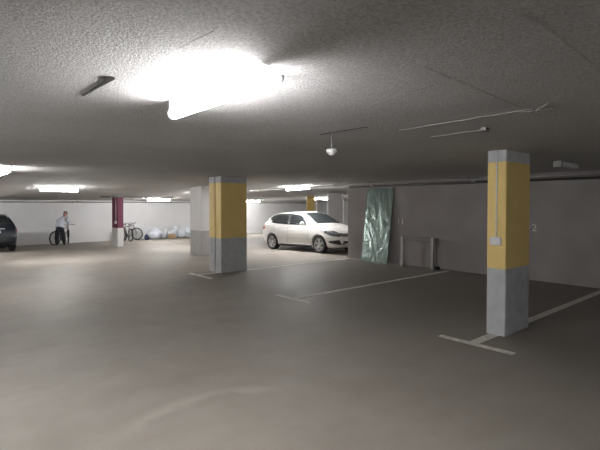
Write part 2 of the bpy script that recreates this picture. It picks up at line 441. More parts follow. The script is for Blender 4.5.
# ------------------------------------------------------------------ ceiling bits
ZC = H
def cp(px, py, z=None):
    z = ZC if z is None else z
    d = (z-HC)*F/(205.0-py); return world(d, (px-300)*d/F, z)
def batten(name, pa, pb, w, h, m, label, cat, jag=0.0, kind=None):
    a, q = cp(*pa), cp(*pb); d = (q-a); n = max(2, int(d.length/.05)); d.normalize(); s = Vector((-d.y, d.x, 0))
    b = MB(); prev = None; rings = []
    for i in range(n+1):
        c = a.lerp(q, i/n); k = noise.noise(c*7.3); k2 = noise.noise(c*9.1+Vector((5, 2, 1)))
        ww = w*(1+jag*k*1.6)/2; hh = h*(1+jag*k2); o = s*jag*w*.5*k2
        rings.append(b._v([c+o-s*ww+Vector((0, 0, .004)), c+o+s*ww+Vector((0, 0, .004)), c+o+s*ww*.7-Vector((0, 0, hh)), c+o-s*ww*.7-Vector((0, 0, hh))]))
    for i in range(n):
        for j in range(4): b._f([rings[i][j], rings[i][(j+1) % 4], rings[i+1][(j+1) % 4], rings[i+1][j]])
    b._f(rings[0]); b._f(rings[-1])
    o = b.build(name, m)
    if kind: o['kind'] = kind
    return tag(o, label, cat) if label else o
# hooked steel bracket
a, q = cp(84, 95.5), cp(116, 77)
d = (q-a).normalized(); t = Vector((d.y, -d.x, 0)); Lb = (q-a).length-.03
out = [(0, -.008), (.03, -.011), (Lb*.6, -.014), (Lb-.05, -.022), (Lb, -.020), (Lb+.015, .005), (Lb, .045), (Lb-.03, .075), (Lb-.055, .08), (Lb-.03, .045), (Lb-.06, .022), (Lb*.6, .014), (.03, .010), (0, .012)]
b = MB(); b.prism([(a.x+d.x*x+t.x*y*.7, a.y+d.y*x+t.y*y*.7) for x, y in out], ZC-.006, ZC+.004)
tag(b.build('ceiling_bracket', M['dark_steel']), 'dark hooked steel bracket on the textured ceiling left of the glaring lamp', 'bracket')
batten('ceiling_rail', (320, 134.5), (367, 127), .014, .005, M['dark_steel'], 'thin dark rail on the ceiling above the hanging detector', 'rail', .25)
batten('ceiling_rail', (399, 130.5), (532, 109), .021, .004, M['chip'], 'long chipped pale strip in the ceiling left of the nearest pillar', 'rail', .75)
batten('ceiling_rail', (431, 137), (490, 129), .014, .004, M['chip'], 'short straight pale strip in the ceiling below the long chipped one', 'rail', .15)
b = MB(); p = cp(484, 128.5); b.box(p-Vector((0, 0, .012)), (.10, .05, .03), Matrix.Rotation(.2, 3, 'Z'), bevel=.005)
tag(b.build('ceiling_clip', M['dull_steel']), 'small dull tab at the right end of the short ceiling strip', 'clip')
for pa, pb, w in (((422, 67), (541, 117), .012), ((519, 14), (612, 79), .010), ((368, 106), (432, 86), .006), ((180, 49), (215, 32), .005), ((318, 88), (338, 95), .008), ((500, 40), (440, 55), .006)):
    o = batten('ceiling_joint', pa, pb, w, .0012, M['joint'], None, None, .7); o['kind'] = 'structure'
# chipped star at the end of the long strip
b = MB(); p = cp(534, 110)
for an, ln in ((.2, .16), (1.5, .12), (2.7, .10), (3.9, .2), (5.2, .13)):
    q = p+Vector((math.cos(an), math.sin(an), 0))*ln
    b.tube([p-Vector((0, 0, .002)), p.lerp(q, .5)+Vector((.01, -.008, -.003)), q], [.006, .004, .002], 6)
o = b.build('ceiling_crack', M['chip']); o['kind'] = 'structure'

# hanging smoke detector
p = cp(331.5, 133.5)
r = empty('smoke_detector', (p.x, p.y, ZC)); tag(r, 'white smoke detector hanging on a thin stem from the ceiling', 'smoke detector')
b = MB(); b.tube([(0, 0, .005), (0, 0, -.155)], .003, 8); b.build('stem', M['grey_plastic'], r)
b = MB(); b.lathe([(.018, -.150), (.046, -.152), (.05, -.165), (.048, -.182), (.03, -.19), (.026, -.205), (.012, -.21)], n=20); b.build('sensor_head', M['white_plastic'], r)
# sprinkler beside the near lamp
p = cp(283.5, 76)
r = empty('sprinkler_head', (1.46, 1.86, ZC)); tag(r, 'small white sprinkler head at the right end of the glaring lamp', 'sprinkler')
b = MB(); b.lathe([(.026, .004), (.026, -.02), (.02, -.034), (.013, -.036)], n=16); b.build('collar', M['white_plastic'], r)
b = MB(); b.lathe([(.010, -.034), (.010, -.06), (.014, -.064), (.014, -.070), (.004, -.072)], n=14); b.build('nozzle', M['white_plastic'], r)

# ------------------------------------------------------------------ pipes
def pipe(name, pts, r, m, label, coup=()):
    o = empty(name, pts[0]); tag(o, label, 'pipe')
    base = Vector(pts[0]); b = MB(); b.tube([Vector(q)-base for q in pts], r, 12); b.build('pipe_run', m, o)
    d = (Vector(pts[-1])-base).normalized()
    for t in coup:
        b = MB(); c = Vector(pts[0]).lerp(Vector(pts[-1]), t)-base
        b.lathe([(r*1.15, -.05), (r*1.45, -.045), (r*1.45, .045), (r*1.15, .05)], axis_matrix(c, d), 12)
        b.build('coupling', M['steel'], o)
        b = MB(); b.box(c+Vector((0, 0, .06))+d*.12, (.03, .03, .12)); b.build('hanger', M['dull_steel'], o)
    return o
pipe('ceiling_pipe', [(9.96, -6, 2.235), (9.96, WE+.1, 2.235), (9.96, 14.5, 2.19)], .026, M['steel'],
     'galvanised pipe along the top of the bare wall', (.12, .38, .55, .7))
pipe('ceiling_pipe', [(10.02, -6, 2.165), (10.02, WE-.15, 2.165)], .026, M['dark_steel'],
     'dark pipe just below the galvanised one on the bare wall', ())
yb = 20.7
pipe('ceiling_pipe', [(6.2, yb, H-cdrop(yb)-.06), (9.6, yb, H-cdrop(yb)-.06)], .03, M['dull_steel'],
     'thin pipe crossing under the ceiling in front of the purple-banded pillar', (.12,))
pipe('ceiling_pipe', [(-1, Y1-.12, H-cdrop(Y1)-.10), (24.5, Y1-.12, H-cdrop(Y1)-.10)], .03, M['dull_steel'],
     'dark pipe along the top of the pale back wall', (.3, .5))
pxx = u_at(316, 18.4)
pipe('downpipe', [(pxx, 18.35, -drop(18.35)+.0), (pxx, 18.35, H-cdrop(18.4)-.0)], .05, M['white_plastic'], 'white downpipe beside the far yellow pillar', ())
pxx = u_at(343.3, 15.5)
pipe('downpipe', [(pxx, 15.5, -drop(15.5)+.0), (pxx, 15.5, H-cdrop(15.5)-.0)], .035, M['white_plastic'], 'thin white downpipe beside the pale plain pillar', ())

# ------------------------------------------------------------------ bay numbers on the wall
def number(txt, y, z, size, label):
    root = empty('bay_number', (WX, y, z)); tag(root, label, 'number')
    for k, ch in enumerate(txt):
        cu = bpy.data.curves.new('digit', 'FONT'); cu.body = ch; cu.size = size; cu.extrude = .0015
        cu.align_x = 'CENTER'; cu.align_y = 'CENTER'
        t = bpy.data.objects.new('tmp', cu); COL.objects.link(t)
        dg = bpy.context.evaluated_depsgraph_get(); me = bpy.data.meshes.new_from_object(t.evaluated_get(dg))
        bpy.data.objects.remove(t); bpy.data.curves.remove(cu)
        me.materials.clear(); me.materials.append(M['number'])
        # reading direction: left to right seen from inside = -Y ; up = +Z ; facing -X
        me.transform(Matrix(((0, 0, -1, -.001), (-1, 0, 0, -(k-(len(txt)-1)/2)*size*.62), (0, 1, 0, 0), (0, 0, 0, 1))))
        o = bpy.data.objects.new('digit', me); COL.objects.link(o); o.parent = root
    return root
def y_at(px, x):               # Y of the sight line px at a given X
    k = (px-300.0)/F
    return x*(CV - k*CU)/(CU + k*CV)
yn = y_at(531.2, WX); dn = CU*WX+CV*yn
number('92', yn, HC-(228-205)*dn/F, .22, 'faded white number 92 on the wall, partly behind the nearest pillar')
yn = y_at(400.6, WX); dn = CU*WX+CV*yn
number('11', yn, HC-(221.5-205)*dn/F, .22, 'faded white number 11 on the wall above the steel frame')

# ------------------------------------------------------------------ leaning glass sheet
yl, yr = y_at(361.3, 9.78), y_at(387.2, 9.78)
yc = (yl+yr)/2; wdt = abs(yl-yr); lean = math.atan2(.30, 2.13)
r = empty('glass_sheet', (9.78, yc, 0), (0, lean, 0))
tag(r, 'tall greenish glass sheet wrapped in crumpled film, leaning against the bare wall', 'glass sheet')
b = MB(); nz, ny = 40, 22; hgt = 2.12
rows = [[Vector((-.012-.006*noise.noise(Vector((j*.34, i*.30, 0))), (j/ny-.5)*wdt, .004+hgt*i/nz)) for j in range(ny+1)] for i in range(nz+1)]
b.grid(rows); b.build('film', M['film'], r)
b = MB(); b.box((.004, 0, hgt/2+.002), (.012, wdt, hgt)); b.build('pane', mat('green edged glass', (.20, .28, .25), .12, var=.05), r)

# ------------------------------------------------------------------ steel frame
ya, yz = y_at(404, 9.86), y_at(432.8, 9.80)
r = empty('steel_frame', (9.8, (ya+yz)/2, 0))
tag(r, 'low steel frame like a goal standing against the bare wall right of the glass sheet', 'frame')
hw = abs(ya-yz)/2
for s_ in (-1, 1):
    b = MB(); b.box((0, s_*hw, .40), (.07, .07, .80), bevel=.006); b.build('post', M['steel'], r)
    b = MB(); b.box((.0, s_*hw, .006), (.14, .12, .012)); b.build('base_plate', M['dull_steel'], r)
b = MB(); b.box((0, 0, .75), (.05, 2*hw-.06, .08), bevel=.005); b.build('top_rail', M['dull_steel'], r)
b = MB(); b.box((.13, -hw-.02, .40), (.05, .05, .78), bevel=.005); b.build('post', M['dull_steel'], r)
b = MB(); b.box((.07, -hw-.02, .77), (.10, .04, .04), bevel=.004); b.build('bracket_arm', M['dull_steel'], r)
b = MB(); b.box((.13, -hw-.05, .04), (.09, .12, .08), bevel=.015); b.build('foot', M['black'], r)

# ------------------------------------------------------------------ cars
def pchip(xs, ys):
    n = len(xs); h = [xs[i+1]-xs[i] for i in range(n-1)]; dl = [(ys[i+1]-ys[i])/h[i] for i in range(n-1)]
    m = [dl[0]]
    for i in range(1, n-1):
        if dl[i-1]*dl[i] <= 0: m.append(0.0)
        else:
            w1, w2 = 2*h[i]+h[i-1], h[i]+2*h[i-1]; m.append((w1+w2)/(w1/dl[i-1]+w2/dl[i]))
    m.append(dl[-1])
    def f(x):
        x = min(max(x, xs[0]), xs[-1]); i = 0
        while i < n-2 and x > xs[i+1]: i += 1
        t = (x-xs[i])/h[i]
        return (ys[i]*(2*t**3-3*t*t+1)+h[i]*m[i]*(t**3-2*t*t+t)+ys[i+1]*(-2*t**3+3*t*t)+h[i]*m[i+1]*(t**3-t*t))
    return f
def make_car(name, T, wheels, rw, paint, loc, rot, spec):
    """T rows: x from the nose backwards, z bottom, z shoulder, z top, half widths bottom, middle, shoulder, top"""
    xs = [r[0] for r in T]; fs = [pchip(xs, [r[k] for r in T]) for k in range(1, 8)]
    Lc = xs[-1]
    def section(x):
        zb, zs, zt, wb, wm, ws, wt = [f(x) for f in fs]
        P = [(0, zb), (wb-.10, zb), (wb, zb+.06), (wm, zb+.5*(zs-zb)), (wm-.006, zb+.72*(zs-zb)), (ws, zs), (ws+(wt-ws)*.45, zs+(zt-zs)*.48), (wt, zt-.055*min(1, (zt-zs)/.2)), (wt-.16, zt-.008), (0, zt)]
        for _ in range(2):
            Q = [P[0]]
            for i in range(len(P)-1):
                a, c = P[i], P[i+1]
                Q += [(a[0]*.75+c[0]*.25, a[1]*.75+c[1]*.25), (a[0]*.25+c[0]*.75, a[1]*.25+c[1]*.75)]
            Q.append(P[-1]); P = Q
        return P
    def hw(x, z):                 # half width at height z
        P = section(x); best = 0
        for (a0, a1), (b0, b1) in zip(P, P[1:]):
            if (a1-z)*(b1-z) <= 0 and a1 != b1: best = max(best, a0+(b0-a0)*(z-a1)/(b1-a1))
        return best
    def topz(x, y):
        P = section(x); best = 0; y = abs(y)
        for (a0, a1), (b0, b1) in zip(P, P[1:]):
            if (a0-y)*(b0-y) <= 0 and a0 != b0: best = max(best, a1+(b1-a1)*(y-a0)/(b0-a0))
        return best
    W = lambda x, y, z: Vector((Lc/2-x, y, z))
    root = empty(name, loc, rot)
    b = MB(); N = 72; rings = []
    for i in range(N+1):
        t = i/N; x = Lc*(t-.055*math.sin(2*PI*t)); P = section(x)
        ring = [W(x, y, z) for y, z in P] + [W(x, -y, z) for y, z in reversed(P[1:-1])]
        rings.append(b._v(ring))
    n = len(rings[0])
    for i in range(N):
        for j in range(n): b._f([rings[i][j], rings[i][(j+1) % n], rings[i+1][(j+1) % n], rings[i+1][j]], 0, True)
    b._f(rings[0]); b._f(list(reversed(rings[-1])))
    body = b.build('body', paint, root)
    cut = MB()
    for wx in wheels:
        for s in (-1, 1):
            cut.lathe([(rw+.045, -.16), (rw+.045, .16)], axis_matrix(W(wx, s*(fs[4](wx)-.03), rw), (0, 1, 0)), 32)
    c = cut.build('cut', paint)
    c.parent = root
    md = body.modifiers.new('b', 'BOOLEAN'); md.operation = 'DIFFERENCE'; md.object = c; md.solver = 'EXACT'
    bpy.context.view_layer.update()
    dg = bpy.context.evaluated_depsgraph_get(); me = bpy.data.meshes.new_from_object(body.evaluated_get(dg))
    body.modifiers.clear(); body.data = me; bpy.data.objects.remove(c)
    for p in me.polygons: p.use_smooth = True
    try: me.set_sharp_from_angle(angle=math.radians(40))
    except Exception: pass
    def side(nm, m, poly_lo, poly_hi, x0, x1, off=.006, nx=14, nzz=5, sides=(-1, 1)):
        lo, hi = pchip(*zip(*poly_lo)), pchip(*zip(*poly_hi)); res = []
        for s in sides:
            b = MB(); rows = []
            for i in range(nx+1):
                x = x0+(x1-x0)*i/nx; a, c = lo(x), hi(x)
                rows.append([W(x, s*(hw(x, a+(c-a)*j/nzz)+off), a+(c-a)*j/nzz) for j in range(nzz+1)])
            b.grid(rows); o = b.build(nm, m, root); sd = o.modifiers.new('s', 'SOLIDIFY'); sd.thickness = .012; sd.offset = 0; res.append(o)
        return res
    def top(nm, m, x0, x1, w0, w1, off=.006, par=None):
        b = MB(); rows = []
        for i in range(11):
            t = i/10; x = x0+(x1-x0)*t; w = w0+(w1-w0)*t
            rows.append([W(x, -w+2*w*j/12, topz(x, -w+2*w*j/12)+off) for j in range(13)])
        b.grid(rows); o = b.build(nm, m, root); sd = o.modifiers.new('s', 'SOLIDIFY'); sd.thickness = .012; sd.offset = 0; return o
    def endx(y, z, rear=False):
        k = [Lc*i/160 for i in range(0, 60)]
        for x in k:
            xx = Lc-x if rear else x
            if hw(xx, z) >= abs(y): return xx
        return Lc*.63 if rear else Lc*.37
    def end(nm, m, y0, y1, z0, z1, rear=False, off=.008, ny=10, nzz=4):
        b = MB(); rows = []
        for j in range(nzz+1):
            z = z0+(z1-z0)*j/nzz
            rows.append([W(endx(y0+(y1-y0)*i/ny, z, rear)+(off if rear else -off), y0+(y1-y0)*i/ny, z) for i in range(ny+1)])
        b.grid(rows); o = b.build(nm, m, root); sd = o.modifiers.new('s', 'SOLIDIFY'); sd.thickness = .012; sd.offset = 0; return o
    # wheels
    w0 = None
    for wx in wheels:
        for s in (-1, 1):
            pos = W(wx, s*(fs[4](wx)-.115), rw)
            if w0 is None:
                b = MB(); ri = rw*.70
                b.lathe([(ri, -.095), (rw*.93, -.105), (rw*.985, -.085), (rw, -.05), (rw, .05), (rw*.985, .085), (rw*.93, .105), (ri, .095)], Matrix.Rotation(-PI/2, 4, 'X'), 36, close=True)
                w = b.build('wheel', M['black'], root)
                b = MB(); Rm = Matrix.Rotation(-PI/2, 4, 'X')
                b.lathe([(ri*1.0, -.09), (ri*1.0, .092), (ri*.93, .096), (ri*.90, .07), (ri*.90, -.09)], Rm, 36, close=True)
                for k in range(10):
                    an = 2*PI*k/10 + (.10 if k % 2 else -.10)
                    b.box(Rm @ Vector((math.cos(an)*ri*.52, math.sin(an)*ri*.52, .072)), (ri*.86, .030, .03), Rm.to_3x3() @ Matrix.Rotation(an, 3, 'Z'))
                b.lathe([(ri*.22, .04), (ri*.22, .09), (ri*.12, .096)], Rm, 18)
                b.build('rim', M['alloy'], w)
                b = MB(); b.lathe([(ri*.88, -.02), (ri*.88, .01)], Rm, 24); b.build('brake_disc', M['dark_steel'], w)
                w0 = w
            else:
                w = copy_tree(w0)
            w.parent = root; w.location = pos; w.rotation_euler = (0, 0, 0 if s > 0 else PI)
    spec(dict(side=side, top=top, end=end, W=W, root=root, hw=hw, topz=topz, fs=fs, L=Lc))
    return root

HB = [(0.00, .33, .56, .60, .50, .60, .54, .36), (0.06, .21, .63, .69, .66, .72, .64, .46), (0.22, .19, .70, .77, .76, .81, .72, .56),
      (0.60, .18, .81, .89, .80, .84, .76, .60), (1.02, .18, .89, .99, .81, .84, .78, .63), (1.40, .18, .91, 1.20, .81, .84, .79, .61),
      (1.80, .18, .93, 1.395, .81, .84, .79, .57), (2.30, .18, .95, 1.46, .81, .84, .80, .57), (3.00, .18, .97, 1.45, .81, .84, .80, .56),
      (3.48, .20, 1.0, 1.405, .80, .83, .79, .54), (3.74, .23, 1.0, 1.17, .76, .80, .76, .54), (3.88, .26, .93, .99, .70, .77, .71, .52), (3.97, .36, .70, .76, .56, .64, .60, .46)]
def hatch_details(k):
    side, top, end, W, root, hw = k['side'], k['top'], k['end'], k['W'], k['root'], k['hw']
    side('front_window', M['carglass'], [(1.42, .955), (2.33, .985)], [(1.42, .99), (1.60, 1.16), (1.85, 1.30), (2.33, 1.375)], 1.42, 2.33)
    side('rear_window', M['carglass'], [(2.40, .985), (3.1, 1.02), (3.30, 1.05), (3.46, 1.20)], [(2.40, 1.375), (3.1, 1.355), (3.38, 1.30), (3.46, 1.24)], 2.40, 3.46)
    side('pillar_trim', M['carblack'], [(2.325, .985), (2.41, .985)], [(2.325, 1.375), (2.41, 1.375)], 2.325, 2.41, off=.004, nx=2)
    top('windscreen', M['carglass'], 1.10, 1.78, .60, .50)
    top('tailgate_window', M['carglass'], 3.52, 3.72, .44, .48)
    side('headlamp', M['lampglass'], [(.03, .575), (.30, .625), (.56, .70)], [(.03, .665), (.30, .765), (.56, .79)], .03, .56, off=.004)
    side('tail_lamp', M['red'], [(3.72, .80), (3.93, .78)], [(3.72, .84), (3.80, .95), (3.93, .86)], 3.72, 3.93, off=.008)
    end('grille', M['carblack'], -.56, .56, .575, .63)
    end('lower_intake', M['carblack'], -.50, .50, .30, .42)
    side('fog_lamp_bezel', M['carblack'], [(.02, .31), (.34, .38)], [(.02, .47), (.34, .43)], .02, .34, off=.006)
    end('number_plate', M['plate'], -.26, .26, .44, .54, off=.014)
    side('sill_strip', M['carblack'], [(1.18, .20), (2.88, .20)], [(1.18, .25), (2.88, .25)], 1.18, 2.88, off=.004)
    for x, nm in ((1.30, 'door_seam'), (2.36, 'door_seam'), (3.12, 'door_seam')):
        side(nm, M['carblack'], [(x, .30), (x+.006, .30)], [(x, .93), (x+.006, .93)], x, x+.006, off=-.004, nx=1, nzz=8)
    side('rub_strip', M['carwhite'], [(1.25, .50), (3.0, .53)], [(1.25, .525), (3.0, .555)], 1.25, 3.0, off=.009)
    for x in (2.22, 3.0):
        for s in (-1, 1):
            b = MB(); yy = hw(x, .86)
            b.tube([W(x-.08, s*(yy-.005), .86), W(x-.06, s*(yy+.028), .862), W(x+.06, s*(yy+.028), .866), W(x+.08, s*(yy-.005), .866)], .011, 8)
            b.build('door_handle', M['carwhite'], root)
    for s in (-1, 1):
        b = MB(); e = bmesh.new(); bmesh.ops.create_uvsphere(e, u_segments=16, v_segments=10, radius=1)
        yy = hw(1.55, .97)
        for v in e.verts: v.co = W(1.55, s*(yy+.10), 1.01)+Vector((v.co.x*.06-.0, v.co.y*.105, v.co.z*.072))
        for f in e.faces: f.smooth = True
        b._join(e); b.tube([W(1.52, s*(yy-.02), .965), W(1.54, s*(yy+.06), .985)], .022, 8)
        m_ = b.build('wing_mirror', M['carwhite'], root)
    b = MB(); b.tube([W(3.38, 0, 1.40), W(3.50, 0, 1.62)], [.008, .003], 6); b.build('aerial', M['carblack'], root)
    b = MB(); b.tube([W(1.02, .45, 1.0), W(1.14, -.1, 1.075)], .008, 6); b.build('wiper', M['carblack'], root)
    b = MB(); b.box(W(2.0, 0, .20), (3.0, 1.2, .10)); b.build('underbody', M['carblack'], root)
fz = 10.15
make_car('hatchback_car', HB, (.80, 3.27), .305, M['carwhite'], (11.14, fz+1.985+.11, -.036), (0, -.026, -PI/2), hatch_details)
bpy.data.objects['hatchback_car'].scale = (1.06, 1, .985)
tag(bpy.data.objects['hatchback_car'], 'white hatchback car parked nose towards the end of the bare wall', 'car')

WG = [(0.00, .38, .68, .74, .55, .66, .60, .42), (0.08, .26, .76, .84, .72, .80, .70, .52), (0.30, .24, .84, .92, .82, .88, .78, .62),
      (0.80, .23, .93, 1.02, .87, .90, .82, .66), (1.25, .23, .98, 1.09, .88, .90, .84, .68), (1.65, .23, 1.0, 1.33, .88, .90, .84, .66),
      (2.05, .23, 1.02, 1.53, .88, .90, .84, .62), (2.60, .23, 1.04, 1.60, .88, .90, .85, .62), (3.50, .23, 1.06, 1.59, .88, .90, .85, .61),
      (4.05, .25, 1.08, 1.53, .87, .89, .84, .58), (4.32, .28, 1.08, 1.24, .84, .87, .82, .60), (4.44, .32, .98, 1.04, .78, .84, .77, .58), (4.55, .42, .76, .84, .68, .78, .72, .52)]
def wagon_details(k):
    side, top, end, W, root, hw, topz = k['side'], k['top'], k['end'], k['W'], k['root'], k['hw'], k['topz']
    side('front_window', M['carglass'], [(1.70, 1.05), (2.7, 1.08)], [(1.70, 1.08), (2.1, 1.40), (2.7, 1.48)], 1.70, 2.70)
    side('rear_window', M['carglass'], [(2.78, 1.08), (4.05, 1.12)], [(2.78, 1.48), (3.6, 1.47), (4.05, 1.32)], 2.78, 4.05)
    top('windscreen', M['carglass'], 1.32, 2.02, .64, .55)
    top('tailgate_window', M['carglass'], 4.06, 4.36, .54, .62)
    side('tail_lamp', M['red'], [(4.26, .82), (4.40, .84)], [(4.26, .96), (4.40, 1.0)], 4.26, 4.40, off=.012)
    end('chrome_strip', M['alloy'], -.42, .42, .945, .985, True, off=.014)
    end('number_plate', M['plate'], -.27, .27, .80, .92, True, off=.014)
    end('bumper_trim', M['carblack'], -.70, .70, .44, .56, True, off=.012)
    side('headlamp', M['lampglass'], [(.08, .70), (.5, .82)], [(.08, .78), (.5, .88)], .08, .5)
    for s in (-1, 1):
        b = MB(); pts = [W(x, s*.56, topz(x, .56)+h) for x, h in ((2.1, 0), (2.25, .035), (2.8, .045), (3.5, .045), (4.0, .035), (4.12, 0))]
        b.tube(pts, .016, 8); b.build('roof_rail', M['alloy'], root)
        b = MB(); e = bmesh.new(); bmesh.ops.create_uvsphere(e, u_segments=14, v_segments=8, radius=1); yy = hw(1.85, 1.08)
        for v in e.verts: v.co = W(1.85, s*(yy+.11), 1.13)+Vector((v.co.x*.07, v.co.y*.12, v.co.z*.085))
        for f in e.faces: f.smooth = True
        b._join(e); b.tube([W(1.82, s*(yy-.02), 1.08), W(1.84, s*(yy+.06), 1.10)], .024, 8); b.build('wing_mirror', M['carblue'], root)
    b = MB(); b.box(W(2.3, 0, .26), (3.4, 1.3, .10)); b.build('underbody', M['carblack'], root)
wy = 22.0+4.55/2-.35
make_car('estate_car', WG, (.90, 3.55), .335, M['carblue'], (2.33, wy, -drop(wy)), (0, .030, PI/2), wagon_details)
tag(bpy.data.objects['estate_car'], 'dark blue estate car seen from behind at the left picture edge', 'car')

# ------------------------------------------------------------------ bicycles
def make_bike(loc, rz, label, frame_mat, group, steer=0.0, lean=0.0):
    r = empty('bicycle', loc, (lean, 0, rz)); tag(r, label, 'bicycle', group)
    R = .34; wb = 1.04
    def wheel(parent, pos, rot=(0, 0, 0)):
        b = MB(); b.tube([Vector((math.cos(a)*R, 0, math.sin(a)*R)) for a in [2*PI*i/36 for i in range(36)]], .033, 8, closed=True)
        w = b.build('wheel', M['black'], parent); w.location = pos; w.rotation_euler = rot
        b = MB(); b.tube([Vector((math.cos(a)*(R-.03), 0, math.sin(a)*(R-.03))) for a in [2*PI*i/36 for i in range(36)]], .011, 6, closed=True)
        b.tube([(0, -.035, 0), (0, .035, 0)], .02, 8)
        b.build('rim', M['steel'], w)
        b = MB()
        for i in range(28):
            a = 2*PI*i/28; s = .025 if i % 2 else -.025
            b.tube([(.02*math.cos(a+1), s, .02*math.sin(a+1)), (math.cos(a)*(R-.03), 0, math.sin(a)*(R-.03))], .0045, 4)
        b.build('spokes', M['steel'], w)
    Zr = R+.022
    bb_, st, hd, hdl = Vector((-.10, 0, .30)), Vector((-.24, 0, .80)), Vector((.34, 0, .86)), Vector((.37, 0, .74))
    rr = Vector((-wb/2, 0, Zr)); fr = Vector((wb/2, 0, Zr))
    b = MB(); b.tube([bb_, st], .016); b.tube([st, hd], .016); b.tube([bb_, hdl], .019); b.tube([hd, hdl], .021)
    for s in (-1, 1):
        b.tube([bb_+Vector((0, s*.02, 0)), rr+Vector((0, s*.06, 0))], .010); b.tube([st-Vector((0, -s*.01, .03)), rr+Vector((0, s*.06, 0))], .009)
    b.build('bike_frame', frame_mat, r)
    wheel(r, rr)
    # steered front end turns about the head tube
    f = empty('front_fork', hdl); f.parent = r; f.rotation_euler = (0, 0, steer)
    b = MB()
    for s in (-1, 1): b.tube([(0, s*.045, .0), fr-hdl+Vector((0, s*.05, 0))], .012)
    b.tube([(0, -.05, 0), (0, .05, 0)], .016); b.tube([(0, 0, 0), (-.06, 0, .24)], .014)
    b.build('fork_blades', frame_mat, f)
    b = MB(); b.tube([(-.06, 0, .24), (.02, 0, .27)], .013); b.tube([(-.06, -.31, .29), (0, -.18, .27), (.02, 0, .27), (0, .18, .27), (-.06, .31, .29)], .012)
    for s in (-1, 1): b.tube([(-.055, s*.30, .289), (-.035, s*.22, .28)], .017)
    b.build('handlebar', M['black'], f)
    wheel(f, fr-hdl)
    b = MB(); b.tube([st, st+Vector((-.03, 0, .12))], .013)
    b.prism([(-.15, -.08), (-.10, -.09), (.04, -.03), (.14, -.018), (.14, .018), (.04, .03), (-.10, .09), (-.15, .08)], .92, .965, Matrix.Translation((-.26, 0, 0)))
    b.build('saddle', M['black'], r)
    b = MB(); b.lathe([(.09, -.004), (.09, .004)], axis_matrix(bb_+Vector((0, -.05, 0)), (0, 1, 0)), 20)
    b.tube([bb_+Vector((0, -.07, 0)), bb_+Vector((.12, -.07, -.11))], .009, 6); b.tube([bb_+Vector((0, .07, 0)), bb_+Vector((-.12, .07, .11))], .009, 6)
    b.box(bb_+Vector((.12, -.12, -.11)), (.09, .08, .02)); b.box(bb_+Vector((-.12, .12, .11)), (.09, .08, .02))
    b.build('crankset', M['dark_steel'], r)
    b = MB(); b.tube([bb_+Vector((0, .05, 0)), bb_+Vector((-.05, .16, -.30))], .008, 6); b.build('kickstand', M['dark_steel'], r)
    return r
yk = 25.62
def xz(px, y): return u_at(px, y)
make_bike((xz(62.6, yk), yk, -drop(yk)), .60, 'dark bicycle held by the person in the pale shirt', M['carblack'], None, steer=.75)
yk = 26.45
make_bike((xz(129, yk), yk+.1, -drop(yk)), 0, 'grey bicycle parked along the back wall beside the white sacks', M['dull_steel'], 'bicycles along the back wall', steer=.1, lean=-.10)
yk = 25.55
make_bike((xz(126.6, yk), yk, -drop(yk)), PI/2, 'bicycle parked nose to the back wall beside the purple-banded pillar', M['dull_steel'], 'bicycles along the back wall', steer=.25, lean=.06)

# ------------------------------------------------------------------ sacks along the back wall
def sack(px, w, h, m, label, y=26.45, neck=True, seed=0, dep=.5, lean=0.0):
    x = u_at(px, y); e = bmesh.new(); bmesh.ops.create_icosphere(e, subdivisions=4, radius=1)
    for v in e.verts:
        c = v.co.copy(); t = (c.z+1)/2
        k = 1.0 if t < .6 else 1.0-.45*((t-.6)/.4)
        if t < .12: c.z = -1+.12*2*(.15+.85*(t/.12)**2)
        nn = noise.noise(c*2.1+Vector((seed*3.1, 0, 0)))*.16 + noise.noise(c*5.3+Vector((0, seed, 0)))*.07
        q = Vector((c.x*k, c.y*k, c.z))*(1+nn)
        v.co = Vector((q.x*w/2+lean*h*t, q.y*dep/2, max(-.98, q.z)*h/2+h*.49))
    for f in e.faces: f.smooth = True
    b = MB(); b._join(e)
    r = b.build('plastic_sack', m); r.location = (x, y, -drop(y))
    if neck:
        b = MB(); top_ = h*.97
        b.lathe([(w*.10, -.06), (w*.045, .0), (w*.10, .05), (w*.14, .09)], Matrix.Translation((lean*h, 0, top_)), 12); b.build('tied_neck', m, r)
    return tag(r, label, 'sack', 'plastic sacks along the back wall')
pm = 445/28.0
sack(154.6, .92, .72, M['bag'], 'largest pale sack at the left end of the row by the back wall', seed=1, dep=.6, neck=False)
sack(164.0, .34, .70, M['greybag'], 'narrow grey sack right of the largest pale sack', seed=2, dep=.42, lean=.15)
sack(169.6, .50, .66, M['greybag'], 'grey crumpled sack behind the brown cardboard box', seed=3, y=26.5, dep=.40)
sack(175.0, .42, .74, M['bag'], 'upright pale sack just right of the brown cardboard box', seed=9, y=26.6, dep=.4, neck=False)
sack(181.0, .66, .70, M['bag'], 'wide slumped pale sack in front of the upright one', seed=4, y=26.42, dep=.5, neck=False)
sack(188.2, .58, .72, M['bag'], 'pale sack partly behind the white and grey pillar, ending the row', seed=5, lean=-.12, dep=.5, neck=False)
yb_ = 26.05
b = MB(); b.box((0, 0, .13), (.34, .26, .26), bevel=.006); b.box((-.0, 0, .262), (.33, .05, .004))
o = b.build('cardboard_box', M['tan']); o.location = (u_at(171.8, yb_), yb_, -drop(yb_)); o.rotation_euler = (0, 0, .3)
tag(o, 'small brown cardboard box in front of the grey sacks by the back wall', 'box')
b = MB(); e = bmesh.new(); bmesh.ops.create_icosphere(e, subdivisions=3, radius=1)
for v in e.verts:
    nn = 1+.2*noise.noise(v.co*2.3); v.co = Vector((v.co.x*.12*nn, v.co.y*.10*nn, max(-.8, v.co.z*nn)*.17+.14))
for f in e.faces: f.smooth = True
b._join(e); b.tube([(-.06, 0, .28), (-.03, 0, .36), (.03, 0, .36), (.06, 0, .28)], .012, 6)
